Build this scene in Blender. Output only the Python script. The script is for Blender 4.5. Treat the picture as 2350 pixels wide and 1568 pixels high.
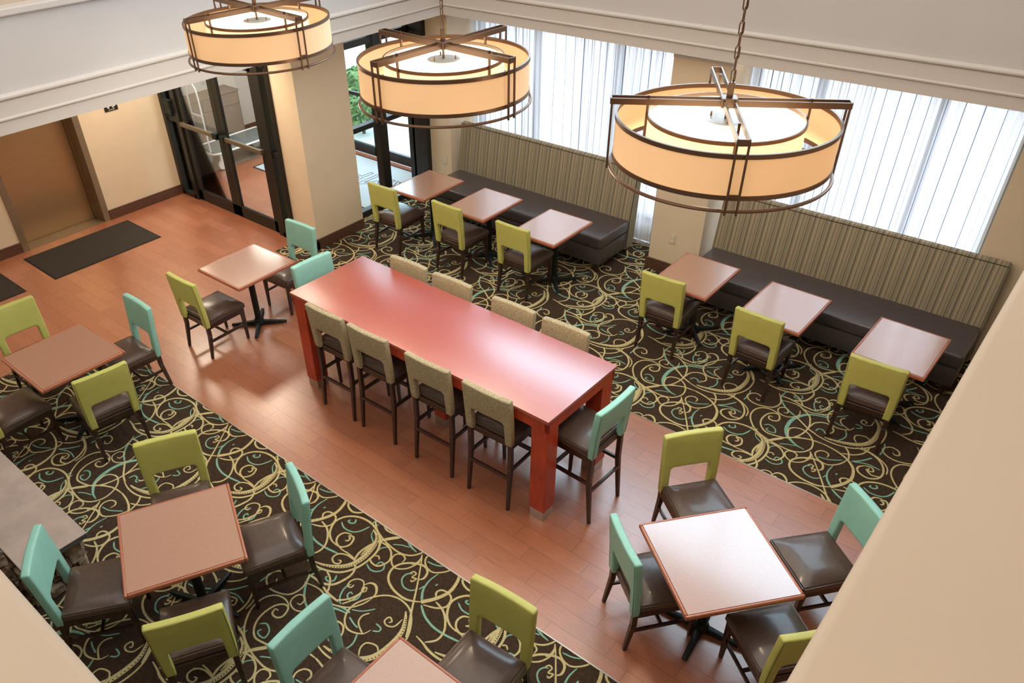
import bpy, bmesh, math, random
from math import pi, sin, cos, radians as R
from mathutils import Vector, Matrix
random.seed(7)
SC = bpy.context.scene
COL = SC.collection
for _o in list(bpy.data.objects): bpy.data.objects.remove(_o)

# tuning: sky, exposure, lamp and fill powers, lamp glow
SKY, EXPO, L_CEIL, L_LOBBY, L_VEST, L_GAL, L_BULB, E_OUT, E_IN, E_DIF = 5.6, 0.3, 95, 75, 70, 50, 18, .36, .7, 2.6

# ---------------- camera ----------------
cam = bpy.data.cameras.new('camera'); camo = bpy.data.objects.new('camera', cam); COL.objects.link(camo); SC.camera = camo
FPX, YAW, PIT, ROL, CX, CY = 1781.40, -0.7202840, 0.6495530, -0.0278776, 1079.295, 891.152
fw = Vector((sin(YAW)*cos(PIT), cos(YAW)*cos(PIT), -sin(PIT)))
r0 = Vector((cos(YAW), -sin(YAW), 0)); u0 = r0.cross(fw)
rt = r0*cos(ROL)+u0*sin(ROL); up = -r0*sin(ROL)+u0*cos(ROL)
M = Matrix(((rt.x, up.x, -fw.x, 0), (rt.y, up.y, -fw.y, 0), (rt.z, up.z, -fw.z, 4.6), (0, 0, 0, 1)))
camo.matrix_world = M
cam.sensor_width = 36; cam.sensor_fit = 'HORIZONTAL'; cam.lens = 36*FPX/2350
cam.shift_x = (1175-CX)/2350; cam.shift_y = (CY-784)/2350
cam.clip_start = .05; cam.clip_end = 200

# ---------------- world, lights, exposure ----------------
W = bpy.data.worlds.new('sky'); SC.world = W; W.use_nodes = True
bg = W.node_tree.nodes['Background']; bg.inputs[0].default_value = (.66, .83, 1, 1); bg.inputs[1].default_value = SKY
SC.view_settings.view_transform = 'Standard'; SC.view_settings.look = 'None'
SC.view_settings.gamma = 1; SC.view_settings.exposure = EXPO; SC.view_settings.use_curve_mapping = False
SC.cycles.use_denoising = True
SC.cycles.max_bounces = 9; SC.cycles.diffuse_bounces = 4; SC.cycles.transparent_max_bounces = 24; SC.cycles.sample_clamp_indirect = 6
def area(name, loc, rot, sx, sy, power, color=(1, 1, 1), portal=False, spread=pi):
    l = bpy.data.lights.new(name, 'AREA'); l.shape = 'RECTANGLE'; l.size = sx; l.size_y = sy; l.energy = power; l.color = color; l.spread = spread
    if portal: l.cycles.is_portal = True
    o = bpy.data.objects.new(name, l); COL.objects.link(o); o.location = loc; o.rotation_euler = rot; return o
area('window_portal', (-5.4, 8.55, 1.3), (R(-90), 0, 0), 3.4, 2.6, 1, portal=True)
area('window_portal', (-1.9, 8.55, 1.3), (R(-90), 0, 0), 2.9, 2.6, 1, portal=True)
area('window_portal', (-9.1, 8.55, 1.3), (R(-90), 0, 0), 2.4, 2.6, 1, portal=True)
area('upper_window_portal', (-3.2, 8.0, 4.8), (R(-90), 0, 0), 5.8, 2.75, 1, portal=True)
area('ceiling_fill', (-5.2, 3.0, 6.55), (0, 0, 0), 3.4, 8.5, L_CEIL, (1, .97, .93))  # broad unseen fill light added under the atrium ceiling, no fitting there
area('ceiling_fill', (-1.5, 3.0, 6.55), (0, 0, 0), 3.6, 8.5, L_CEIL, (1, .97, .93))  # second half of the added ceiling fill
for _x, _y in ((-9.8, .5), (-9.75, 4.85), (-8.0, .4), (-8.1, 4.9)): area('lift_lobby_downlight', (_x, _y, 2.49), (0, 0, 0), .5, .5, L_LOBBY/4, (1, .84, .64))
area('vestibule_fill', (-9.6, 7.0, 2.46), (0, 0, 0), 2.0, 1.6, L_VEST, (1, .95, .9))  # added fill light to brighten the vestibule, not a fitting
area('window_side_light', (-3.6, 8.0, 2.46), (0, 0, 0), 5.5, .25, 4, (1, .9, .8))  # weak warm strip of light along the window wall, no fitting modelled
area('gallery_fill', (-3.0, -2.2, 6.2), (R(42), 0, 0), 6, 1.5, L_GAL, (1, .9, .78))  # unseen fill added behind the camera to lift the backs facing it

# ---------------- materials ----------------
MT = {}
def mat(name, col, rough=.6, metal=0, spec=.5, noise=0, scale=20, bump=0, coat=0, emis=None, estr=0, stretch=(1, 1, 1), col2=None, bscale=None):
    m = bpy.data.materials.new(name); m.use_nodes = True; nt = m.node_tree; b = nt.nodes['Principled BSDF']
    b.inputs['Base Color'].default_value = (*col, 1); b.inputs['Roughness'].default_value = rough; b.inputs['Metallic'].default_value = metal
    b.inputs['Specular IOR Level'].default_value = spec; b.inputs['Coat Weight'].default_value = coat; b.inputs['Coat Roughness'].default_value = .15
    if emis: b.inputs['Emission Color'].default_value = (*emis, 1); b.inputs['Emission Strength'].default_value = estr
    tc = nt.nodes.new('ShaderNodeTexCoord'); mp = nt.nodes.new('ShaderNodeMapping'); mp.inputs['Scale'].default_value = stretch
    nt.links.new(tc.outputs['Object'], mp.inputs[0])
    if noise or col2:
        n = nt.nodes.new('ShaderNodeTexNoise'); n.inputs['Scale'].default_value = scale; n.inputs['Detail'].default_value = 4
        nt.links.new(mp.outputs[0], n.inputs[0])
        r = nt.nodes.new('ShaderNodeValToRGB'); c2 = col2 or tuple(c*(1-noise) for c in col); c1 = tuple(min(1, c*(1+noise)) for c in col) if not col2 else col
        r.color_ramp.elements[0].position = .35; r.color_ramp.elements[1].position = .65
        r.color_ramp.elements[0].color = (*c2, 1); r.color_ramp.elements[1].color = (*c1, 1)
        nt.links.new(n.outputs['Fac'], r.inputs[0]); nt.links.new(r.outputs[0], b.inputs['Base Color'])
    if bump:
        n2 = nt.nodes.new('ShaderNodeTexNoise'); n2.inputs['Scale'].default_value = bscale or scale*4; n2.inputs['Detail'].default_value = 3
        nt.links.new(mp.outputs[0], n2.inputs[0])
        bp = nt.nodes.new('ShaderNodeBump'); bp.inputs['Strength'].default_value = bump; bp.inputs['Distance'].default_value = .004
        nt.links.new(n2.outputs['Fac'], bp.inputs['Height']); nt.links.new(bp.outputs[0], b.inputs['Normal'])
    MT[name] = m; return m
def s2l(*c):
    return tuple(((x/255)/12.92 if x/255 <= .04045 else (((x/255)+.055)/1.055)**2.4) for x in c)
mat('wall_cream', s2l(232, 212, 182), .85, noise=.02, scale=3, bump=.15, bscale=200)
mat('wall_upper', s2l(206, 202, 200), .85, noise=.015, scale=2, bump=.1, bscale=150)
mat('wall_gallery', s2l(198, 178, 156), .85, noise=.03, scale=1.5, bump=.03, bscale=300)
mat('ceiling_white', s2l(235, 230, 222), .9)
mat('moulding', s2l(212, 205, 198), .6)
mat('base_wood', s2l(92, 60, 44), .45, noise=.25, scale=6, stretch=(3, 3, 20))
mat('dark_wood', s2l(52, 32, 24), .35, noise=.3, scale=8, stretch=(6, 6, 1.2), coat=.2)
mat('bronze', s2l(118, 92, 74), .38, .75)
mat('black_frame', s2l(46, 46, 42), .4, .4)
mat('frame_light', s2l(140, 148, 148), .4, .5)
mat('black_iron', s2l(26, 34, 32), .5, .3, bump=.3, scale=60)
mat('seat_leather', s2l(84, 66, 58), .36, noise=.1, scale=30, bump=.25, bscale=160, coat=.4)
mat('bench_leather', s2l(76, 69, 70), .34, noise=.08, scale=30, bump=.25, bscale=160, coat=.4)
mat('green_vinyl', s2l(198, 198, 108), .48, noise=.03, scale=12, bump=.15, bscale=220)
mat('teal_vinyl', s2l(150, 208, 194), .45, noise=.03, scale=12, bump=.15, bscale=220)
mat('tweed', s2l(204, 190, 156), .95, scale=150, col2=s2l(138, 126, 98), bump=.6, bscale=200)
mat('stitch', s2l(70, 74, 36), .8)
mat('stitch_teal', s2l(50, 92, 84), .8)
mat('stitch_tan', s2l(190, 172, 134), .8)
mat('laminate', s2l(180, 134, 110), .26, noise=.10, scale=260, spec=1, coat=1); MT['laminate'].node_tree.nodes['Principled BSDF'].inputs['Coat IOR'].default_value = 1.8
mat('edge_wood', s2l(180, 108, 80), .3, noise=.12, scale=10, stretch=(8, 8, 8), coat=.4)
mat('red_wood', s2l(186, 66, 38), .33, noise=.16, scale=5, stretch=(5, 5, 1), spec=.5)
mat('red_top', s2l(178, 54, 38), .36, noise=.05, scale=5, stretch=(1, 12, 1), spec=1, coat=1); MT['red_top'].node_tree.nodes['Principled BSDF'].inputs['Coat IOR'].default_value = 2.3; MT['red_top'].node_tree.nodes['Principled BSDF'].inputs['Coat Roughness'].default_value = .34
mat('chrome', s2l(190, 186, 178), .28, .9)
mat('lift_metal', s2l(196, 168, 130), .38, .85, noise=.06, scale=4, stretch=(1, 1, 60))
mat('lift_frame', s2l(150, 132, 108), .4, .5)
mat('white_metal', s2l(236, 238, 236), .4, .2)
mat('taupe_panel', s2l(126, 112, 102), .6, noise=.08, scale=4)
mat('grey_mat', s2l(150, 142, 128), .95, noise=.1, scale=60, bump=.4, bscale=200)
mat('dark_mat', s2l(54, 46, 38), .98, noise=.2, scale=180, bump=.5, bscale=240)
mat('dark_mat_edge', s2l(34, 30, 26), .9)
mat('pale_mat', s2l(178, 192, 204), .95, noise=.06, scale=90, bump=.4, bscale=240)
mat('deck_grey', s2l(104, 112, 112), .6, noise=.05, scale=9)
mat('bar_grey', s2l(124, 114, 94), .4, .5)
mat('ink', s2l(30, 34, 40), .8)
mat('sign_black', s2l(38, 32, 26), .5)
mat('sign_white', s2l(230, 226, 215), .6)
mat('outlet', s2l(224, 206, 176), .5)
mat('slate', s2l(182, 166, 156), .42, noise=.1, scale=6, bump=.8, bscale=26)
mat('slate_edge', s2l(88, 88, 82), .5, noise=.15, scale=12)
mat('stone', s2l(150, 120, 88), .8, scale=14, col2=s2l(70, 58, 50), bump=.8, bscale=40)
mat('stone_pale', s2l(196, 180, 160), .8, scale=12, col2=s2l(120, 102, 86), bump=.8, bscale=40)
mat('concrete', s2l(205, 205, 205), .9, noise=.05, scale=3)
mat('leaf', s2l(112, 142, 92), .6, noise=.35, scale=9)
mat('stem', s2l(90, 76, 56), .8)
mat('carpet_base', s2l(68, 54, 43), .98, noise=.22, scale=40, bump=.3, bscale=300, spec=.1)
mat('carpet_cream', s2l(206, 192, 142), .98, noise=.12, scale=60, spec=.1)
mat('carpet_teal', s2l(136, 184, 162), .98, noise=.12, scale=60, spec=.1)
mat('lamp_cap', s2l(200, 196, 188), .4, .2)
def emitter(name, col, st, base=(.8, .7, .5)):
    m = bpy.data.materials.new(name); m.use_nodes = True; nt = m.node_tree; b = nt.nodes['Principled BSDF']
    b.inputs['Base Color'].default_value = (*base, 1); b.inputs['Roughness'].default_value = .8
    b.inputs['Emission Color'].default_value = (*col, 1); b.inputs['Emission Strength'].default_value = st
    n = nt.nodes.new('ShaderNodeTexNoise'); n.inputs['Scale'].default_value = 3.0
    mx = nt.nodes.new('ShaderNodeMath'); mx.operation = 'MULTIPLY_ADD'; mx.inputs[1].default_value = .35*st; mx.inputs[2].default_value = .82*st
    tc = nt.nodes.new('ShaderNodeTexCoord'); nt.links.new(tc.outputs['Object'], n.inputs[0]); nt.links.new(n.outputs['Fac'], mx.inputs[0]); nt.links.new(mx.outputs[0], b.inputs['Emission Strength'])
    MT[name] = m; return m
emitter('shade_outer', s2l(255, 190, 118), E_OUT, s2l(225, 196, 166))
emitter('shade_inner', s2l(255, 226, 176), E_IN, s2l(240, 226, 200))
emitter('diffuser', s2l(255, 240, 205), E_DIF, (.9, .87, .8))
# plank floor
def plank_floor():
    m = bpy.data.materials.new('plank_tile'); m.use_nodes = True; nt = m.node_tree; N = nt.nodes; Lk = nt.links; b = N['Principled BSDF']
    def mth(op, a, c=None, d=None):
        n = N.new('ShaderNodeMath'); n.operation = op
        for i, v in enumerate((a, c, d)):
            if v is None: continue
            if isinstance(v, (int, float)): n.inputs[i].default_value = v
            else: Lk.new(v, n.inputs[i])
        return n.outputs[0]
    tc = N.new('ShaderNodeTexCoord'); sp = N.new('ShaderNodeSeparateXYZ'); Lk.new(tc.outputs['Object'], sp.inputs[0])
    y = mth('DIVIDE', mth('ADD', sp.outputs[1], .052), .1525); row = mth('FLOOR', y); fy = mth('FRACT', y)
    x = mth('DIVIDE', mth('ADD', mth('ADD', sp.outputs[0], 40.19), mth('MULTIPLY', row, .172)), .61); fx = mth('FRACT', x); cx = mth('FLOOR', x)
    dy = mth('MULTIPLY', mth('MINIMUM', fy, mth('SUBTRACT', 1, fy)), .1525); dx = mth('MULTIPLY', mth('MINIMUM', fx, mth('SUBTRACT', 1, fx)), .61)
    d = mth('MINIMUM', dx, dy); g = mth('LESS_THAN', d, .0016)
    cmb = N.new('ShaderNodeCombineXYZ'); Lk.new(cx, cmb.inputs[0]); Lk.new(row, cmb.inputs[1])
    wn = N.new('ShaderNodeTexWhiteNoise'); Lk.new(cmb.outputs[0], wn.inputs[0])
    mp = N.new('ShaderNodeMapping'); mp.inputs['Scale'].default_value = (2.5, 55, 1); Lk.new(tc.outputs['Object'], mp.inputs[0])
    nz = N.new('ShaderNodeTexNoise'); nz.inputs['Scale'].default_value = 3; nz.inputs['Detail'].default_value = 6; Lk.new(mp.outputs[0], nz.inputs[0])
    v = mth('ADD', mth('MULTIPLY', wn.outputs['Value'], .22), mth('MULTIPLY', nz.outputs['Fac'], .9))
    r = N.new('ShaderNodeValToRGB'); e = r.color_ramp.elements; e[0].position = .2; e[1].position = .95
    e[0].color = (*s2l(152, 86, 57), 1); e[1].color = (*s2l(197, 126, 90), 1); Lk.new(v, r.inputs[0])
    mx = N.new('ShaderNodeMix'); mx.data_type = 'RGBA'; Lk.new(g, mx.inputs[0]); Lk.new(r.outputs[0], mx.inputs[6]); mx.inputs[7].default_value = (*s2l(120, 70, 48), 1)
    Lk.new(mx.outputs[2], b.inputs['Base Color']); b.inputs['Roughness'].default_value = .34; b.inputs['Specular IOR Level'].default_value = .9; b.inputs['Coat Weight'].default_value = 1; b.inputs['Coat Roughness'].default_value = .27; b.inputs['Coat IOR'].default_value = 1.65
    bp = N.new('ShaderNodeBump'); bp.inputs['Strength'].default_value = .35; bp.inputs['Distance'].default_value = .003
    h = mth('SUBTRACT', mth('MULTIPLY', nz.outputs['Fac'], .4), g); Lk.new(h, bp.inputs['Height']); Lk.new(bp.outputs[0], b.inputs['Normal'])
    MT['plank'] = m
plank_floor()
def stripe_mat(name, period, base, cols):
    # vertical stripes along local X with thin dark lines
    m = bpy.data.materials.new(name); m.use_nodes = True; nt = m.node_tree; N = nt.nodes; Lk = nt.links; b = N['Principled BSDF']
    tc = N.new('ShaderNodeTexCoord'); sp = N.new('ShaderNodeSeparateXYZ'); Lk.new(tc.outputs['Object'], sp.inputs[0])
    ad = N.new('ShaderNodeMath'); ad.operation = 'DIVIDE'; Lk.new(sp.outputs[0], ad.inputs[0]); ad.inputs[1].default_value = period
    fr = N.new('ShaderNodeMath'); fr.operation = 'FRACT'; Lk.new(ad.outputs[0], fr.inputs[0])
    r = N.new('ShaderNodeValToRGB'); r.color_ramp.interpolation = 'CONSTANT'; els = r.color_ramp.elements
    els[0].position = cols[0][0]; els[0].color = (*s2l(*cols[0][1]), 1); els[1].position = cols[1][0]; els[1].color = (*s2l(*cols[1][1]), 1)
    for p, c in cols[2:]:
        e = els.new(p); e.color = (*s2l(*c), 1)
    Lk.new(fr.outputs[0], r.inputs[0])
    nz = N.new('ShaderNodeTexNoise'); nz.inputs['Scale'].default_value = 90; Lk.new(tc.outputs['Object'], nz.inputs[0])
    mx = N.new('ShaderNodeMix'); mx.data_type = 'RGBA'; mx.blend_type = 'OVERLAY'; mx.inputs[0].default_value = .25; Lk.new(r.outputs[0], mx.inputs[6]); Lk.new(nz.outputs['Color'], mx.inputs[7])
    hs = N.new('ShaderNodeHueSaturation'); hs.inputs['Saturation'].default_value = .9; Lk.new(mx.outputs[2], hs.inputs['Color']); Lk.new(hs.outputs[0], b.inputs['Base Color'])
    b.inputs['Roughness'].default_value = .9; MT[name] = m
P_, Q_, D_, G_ = (156, 140, 112), (134, 120, 94), (66, 56, 48), (140, 134, 108)
stripe_mat('bench_stripe', .165, P_, [(0, P_), (.14, Q_), (.2, P_), (.3, D_), (.33, G_), (.42, Q_), (.46, P_), (.58, G_), (.62, D_), (.65, Q_), (.74, P_), (.80, (172, 150, 116)), (.88, G_), (.93, (92, 80, 66)), (.96, P_)])
def sheer():
    m = bpy.data.materials.new('sheer'); m.use_nodes = True; nt = m.node_tree; N = nt.nodes; Lk = nt.links
    for n in list(N): N.remove(n)
    out = N.new('ShaderNodeOutputMaterial'); tr = N.new('ShaderNodeBsdfTransparent'); tl = N.new('ShaderNodeBsdfTranslucent'); df = N.new('ShaderNodeBsdfDiffuse')
    m1 = N.new('ShaderNodeMixShader'); m1.inputs[0].default_value = .25; m2 = N.new('ShaderNodeMixShader')
    Lk.new(tl.outputs[0], m1.inputs[1]); Lk.new(df.outputs[0], m1.inputs[2]); Lk.new(tr.outputs[0], m2.inputs[1]); Lk.new(m1.outputs[0], m2.inputs[2]); Lk.new(m2.outputs[0], out.inputs[0])
    uv = N.new('ShaderNodeUVMap'); sp = N.new('ShaderNodeSeparateXYZ'); Lk.new(uv.outputs[0], sp.inputs[0])
    d = N.new('ShaderNodeMath'); d.operation = 'DIVIDE'; d.inputs[1].default_value = .19; Lk.new(sp.outputs[0], d.inputs[0])
    fr = N.new('ShaderNodeMath'); fr.operation = 'FRACT'; Lk.new(d.outputs[0], fr.inputs[0])
    r = N.new('ShaderNodeValToRGB'); r.color_ramp.interpolation = 'CONSTANT'; e = r.color_ramp.elements
    e[0].color = (.93, .96, 1, 1); e[1].position = .955; e[1].color = (.16, .2, .26, 1); Lk.new(fr.outputs[0], r.inputs[0])
    Lk.new(r.outputs[0], tl.inputs[0]); Lk.new(r.outputs[0], df.inputs[0])
    r2 = N.new('ShaderNodeValToRGB'); r2.color_ramp.interpolation = 'CONSTANT'; e = r2.color_ramp.elements
    e[0].color = (.45, .45, .45, 1); e[1].position = .955; e[1].color = (.9, .9, .9, 1); Lk.new(fr.outputs[0], r2.inputs[0])
    lw = N.new('ShaderNodeLayerWeight'); lw.inputs[0].default_value = .35
    nn = N.new('ShaderNodeTexNoise'); nn.noise_dimensions = '1D'; nn.inputs['Scale'].default_value = 9; nn.inputs['Detail'].default_value = 3; Lk.new(sp.outputs[0], nn.inputs['W'])
    mr = N.new('ShaderNodeMapRange'); mr.inputs[1].default_value = .3; mr.inputs[2].default_value = .7; mr.inputs[3].default_value = .0; mr.inputs[4].default_value = .38; Lk.new(nn.outputs[0], mr.inputs[0])
    adn = N.new('ShaderNodeMath'); adn.operation = 'ADD'; adn.use_clamp = True; Lk.new(r2.outputs[0], adn.inputs[0]); Lk.new(mr.outputs[0], adn.inputs[1])
    mxx = N.new('ShaderNodeMath'); mxx.operation = 'MAXIMUM'; Lk.new(adn.outputs[0], mxx.inputs[0]); Lk.new(lw.outputs['Facing'], mxx.inputs[1]); Lk.new(mxx.outputs[0], m2.inputs[0])
    tr.inputs[0].default_value = (.93, .97, 1, 1); MT['sheer'] = m
sheer()
def glass(nm='glass', tint=(.93, .96, .95, 1)):
    m = bpy.data.materials.new('pane_'+nm); m.use_nodes = True; nt = m.node_tree; N = nt.nodes; Lk = nt.links
    for n in list(N): N.remove(n)
    out = N.new('ShaderNodeOutputMaterial'); tr = N.new('ShaderNodeBsdfTransparent'); gl = N.new('ShaderNodeBsdfGlossy'); fr = N.new('ShaderNodeLayerWeight'); mx = N.new('ShaderNodeMixShader')
    gl.inputs['Roughness'].default_value = .02; tr.inputs[0].default_value = tint; fr.inputs[0].default_value = .12
    Lk.new(fr.outputs['Fresnel'], mx.inputs[0]); Lk.new(tr.outputs[0], mx.inputs[1]); Lk.new(gl.outputs[0], mx.inputs[2]); Lk.new(mx.outputs[0], out.inputs[0]); MT[nm] = m
glass(); glass('dimming_glass', (.76, .70, .67, 1))  # second pane's tint is added to dim daylight behind the curtains

# ---------------- mesh helpers ----------------
def obj(name, bm, mats, parent=None, smooth=False, auto=True):
    me = bpy.data.meshes.new(name); bm.normal_update(); bm.to_mesh(me); bm.free()
    for m in ([mats] if isinstance(mats, str) else mats): me.materials.append(MT[m])
    if smooth:
        me.shade_smooth()
        if auto: me.set_sharp_from_angle(angle=R(38))
    o = bpy.data.objects.new(name, me); COL.objects.link(o)
    if parent: o.parent = parent
    return o
def tag(o, label, cat, group=None, kind=None):
    if kind: o['kind'] = kind
    if label: o['label'] = label
    if cat: o['category'] = cat
    if group: o['group'] = group
    return o
def thing(name, label, cat, loc=(0, 0, 0), rz=0, group=None):
    o = bpy.data.objects.new(name, None); COL.objects.link(o); o.location = loc; o.rotation_euler = (0, 0, rz); o.empty_display_size = .1
    return tag(o, label, cat, group)
def struct(name, bm, m, smooth=False):
    o = obj(name, bm, m, None, smooth); o['kind'] = 'structure'; return o
def NB(): return bmesh.new()
def box(bm, x0, x1, y0, y1, z0, z1, bev=0, seg=2, mi=0):
    t = bmesh.new(); bmesh.ops.create_cube(t, size=1)
    for v in t.verts: v.co = Vector((x0+(v.co.x+.5)*(x1-x0), y0+(v.co.y+.5)*(y1-y0), z0+(v.co.z+.5)*(z1-z0)))
    if bev: bmesh.ops.bevel(t, geom=list(t.edges), offset=bev, segments=seg, profile=.5, affect='EDGES')
    merge(bm, t, mi); return bm
def merge(bm, t, mi=0, mx=None):
    if mx is not None: bmesh.ops.transform(t, matrix=mx, verts=t.verts)
    mp = {v: bm.verts.new(v.co) for v in t.verts}
    for f in t.faces:
        try:
            nf = bm.faces.new([mp[v] for v in f.verts]); nf.material_index = mi; nf.smooth = f.smooth
        except ValueError: pass
    t.free()
def hexa(bm, bot, top, bev=.003):
    # 4 bottom pts, 4 top pts
    t = bmesh.new(); b = [t.verts.new(p) for p in bot]; c = [t.verts.new(p) for p in top]
    t.faces.new(b[::-1]); t.faces.new(c)
    for i in range(4): t.faces.new((b[i], b[(i+1) % 4], c[(i+1) % 4], c[i]))
    if bev: bmesh.ops.bevel(t, geom=list(t.edges), offset=bev, segments=1, affect='EDGES')
    merge(bm, t)
def sq(x, y, z, hx, hy): return [(x-hx, y-hy, z), (x+hx, y-hy, z), (x+hx, y+hy, z), (x-hx, y+hy, z)]
def bar(bm, p, q, w, h, upv=(0, 0, 1)):
    p, q = Vector(p), Vector(q); d = (q-p).normalized(); s = d.cross(Vector(upv))
    if s.length < .01: s = d.cross(Vector((1, 0, 0)))
    s.normalize(); u = s.cross(d)
    c = lambda o: [o+s*w/2*a+u*h/2*b for a, b in ((-1, -1), (1, -1), (1, 1), (-1, 1))]
    hexa(bm, c(p), c(q), 0)
def tube(bm, pts, r, n=8, closed=False, cap=True):
    pts = [Vector(p) for p in pts]; N = len(pts); rings = []; prev = None
    for i, p in enumerate(pts):
        if closed: d = pts[(i+1) % N]-pts[i-1]
        else: d = pts[min(i+1, N-1)]-pts[max(i-1, 0)]
        d.normalize()
        s = d.cross(prev) if prev is not None else None
        a = Vector((0, 0, 1)) if abs(d.z) < .9 else Vector((1, 0, 0))
        s = d.cross(a).normalized(); u = s.cross(d)
        rr = r[i] if isinstance(r, (list, tuple)) else r
        rings.append([bm.verts.new(p+s*cos(2*pi*k/n)*rr+u*sin(2*pi*k/n)*rr) for k in range(n)])
    for i in range(N if closed else N-1):
        A, B = rings[i], rings[(i+1) % N]
        for k in range(n): bm.faces.new((A[k], A[(k+1) % n], B[(k+1) % n], B[k]))
    if cap and not closed: bm.faces.new(rings[0][::-1]); bm.faces.new(rings[-1])
def lathe(bm, prof, n=48, c=(0, 0, 0), closed=False):
    rs = []
    for r, z in prof: rs.append([bm.verts.new((c[0]+r*cos(2*pi*k/n), c[1]+r*sin(2*pi*k/n), c[2]+z)) for k in range(n)])
    m = len(rs)
    for i in range(m if closed else m-1):
        A, B = rs[i], rs[(i+1) % m]
        for k in range(n): bm.faces.new((A[k], A[(k+1) % n], B[(k+1) % n], B[k]))
    if not closed:
        if prof[0][0] > 0: bm.faces.new(rs[0][::-1])
        bm.faces.new(rs[-1])
def prism_y(bm, outline, y0, y1, bev=0, seg=2):
    # outline in (x,z); extruded along y
    t = bmesh.new(); a = [t.verts.new((x, y0, z)) for x, z in outline]; b = [t.verts.new((x, y1, z)) for x, z in outline]
    f1 = t.faces.new(a); f2 = t.faces.new(b[::-1]); n = len(a)
    for i in range(n): t.faces.new((a[(i+1) % n], a[i], b[i], b[(i+1) % n]))
    bmesh.ops.recalc_face_normals(t, faces=t.faces)
    if bev:
        es = [e for e in t.edges if (f1 in e.link_faces or f2 in e.link_faces)]
        bmesh.ops.bevel(t, geom=es, offset=bev, segments=seg, profile=.5, affect='EDGES')
    return t
def copy_tree(o, parent=None):
    c = o.copy(); COL.objects.link(c); c.parent = parent
    for ch in list(o.children): copy_tree(ch, c)
    return c

# ---------------- the setting ----------------
HC = 2.51
def slab(name, x0, x1, y0, y1, z0, z1, m): return struct(name, box(NB(), x0, x1, y0, y1, z0, z1), m)
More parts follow.
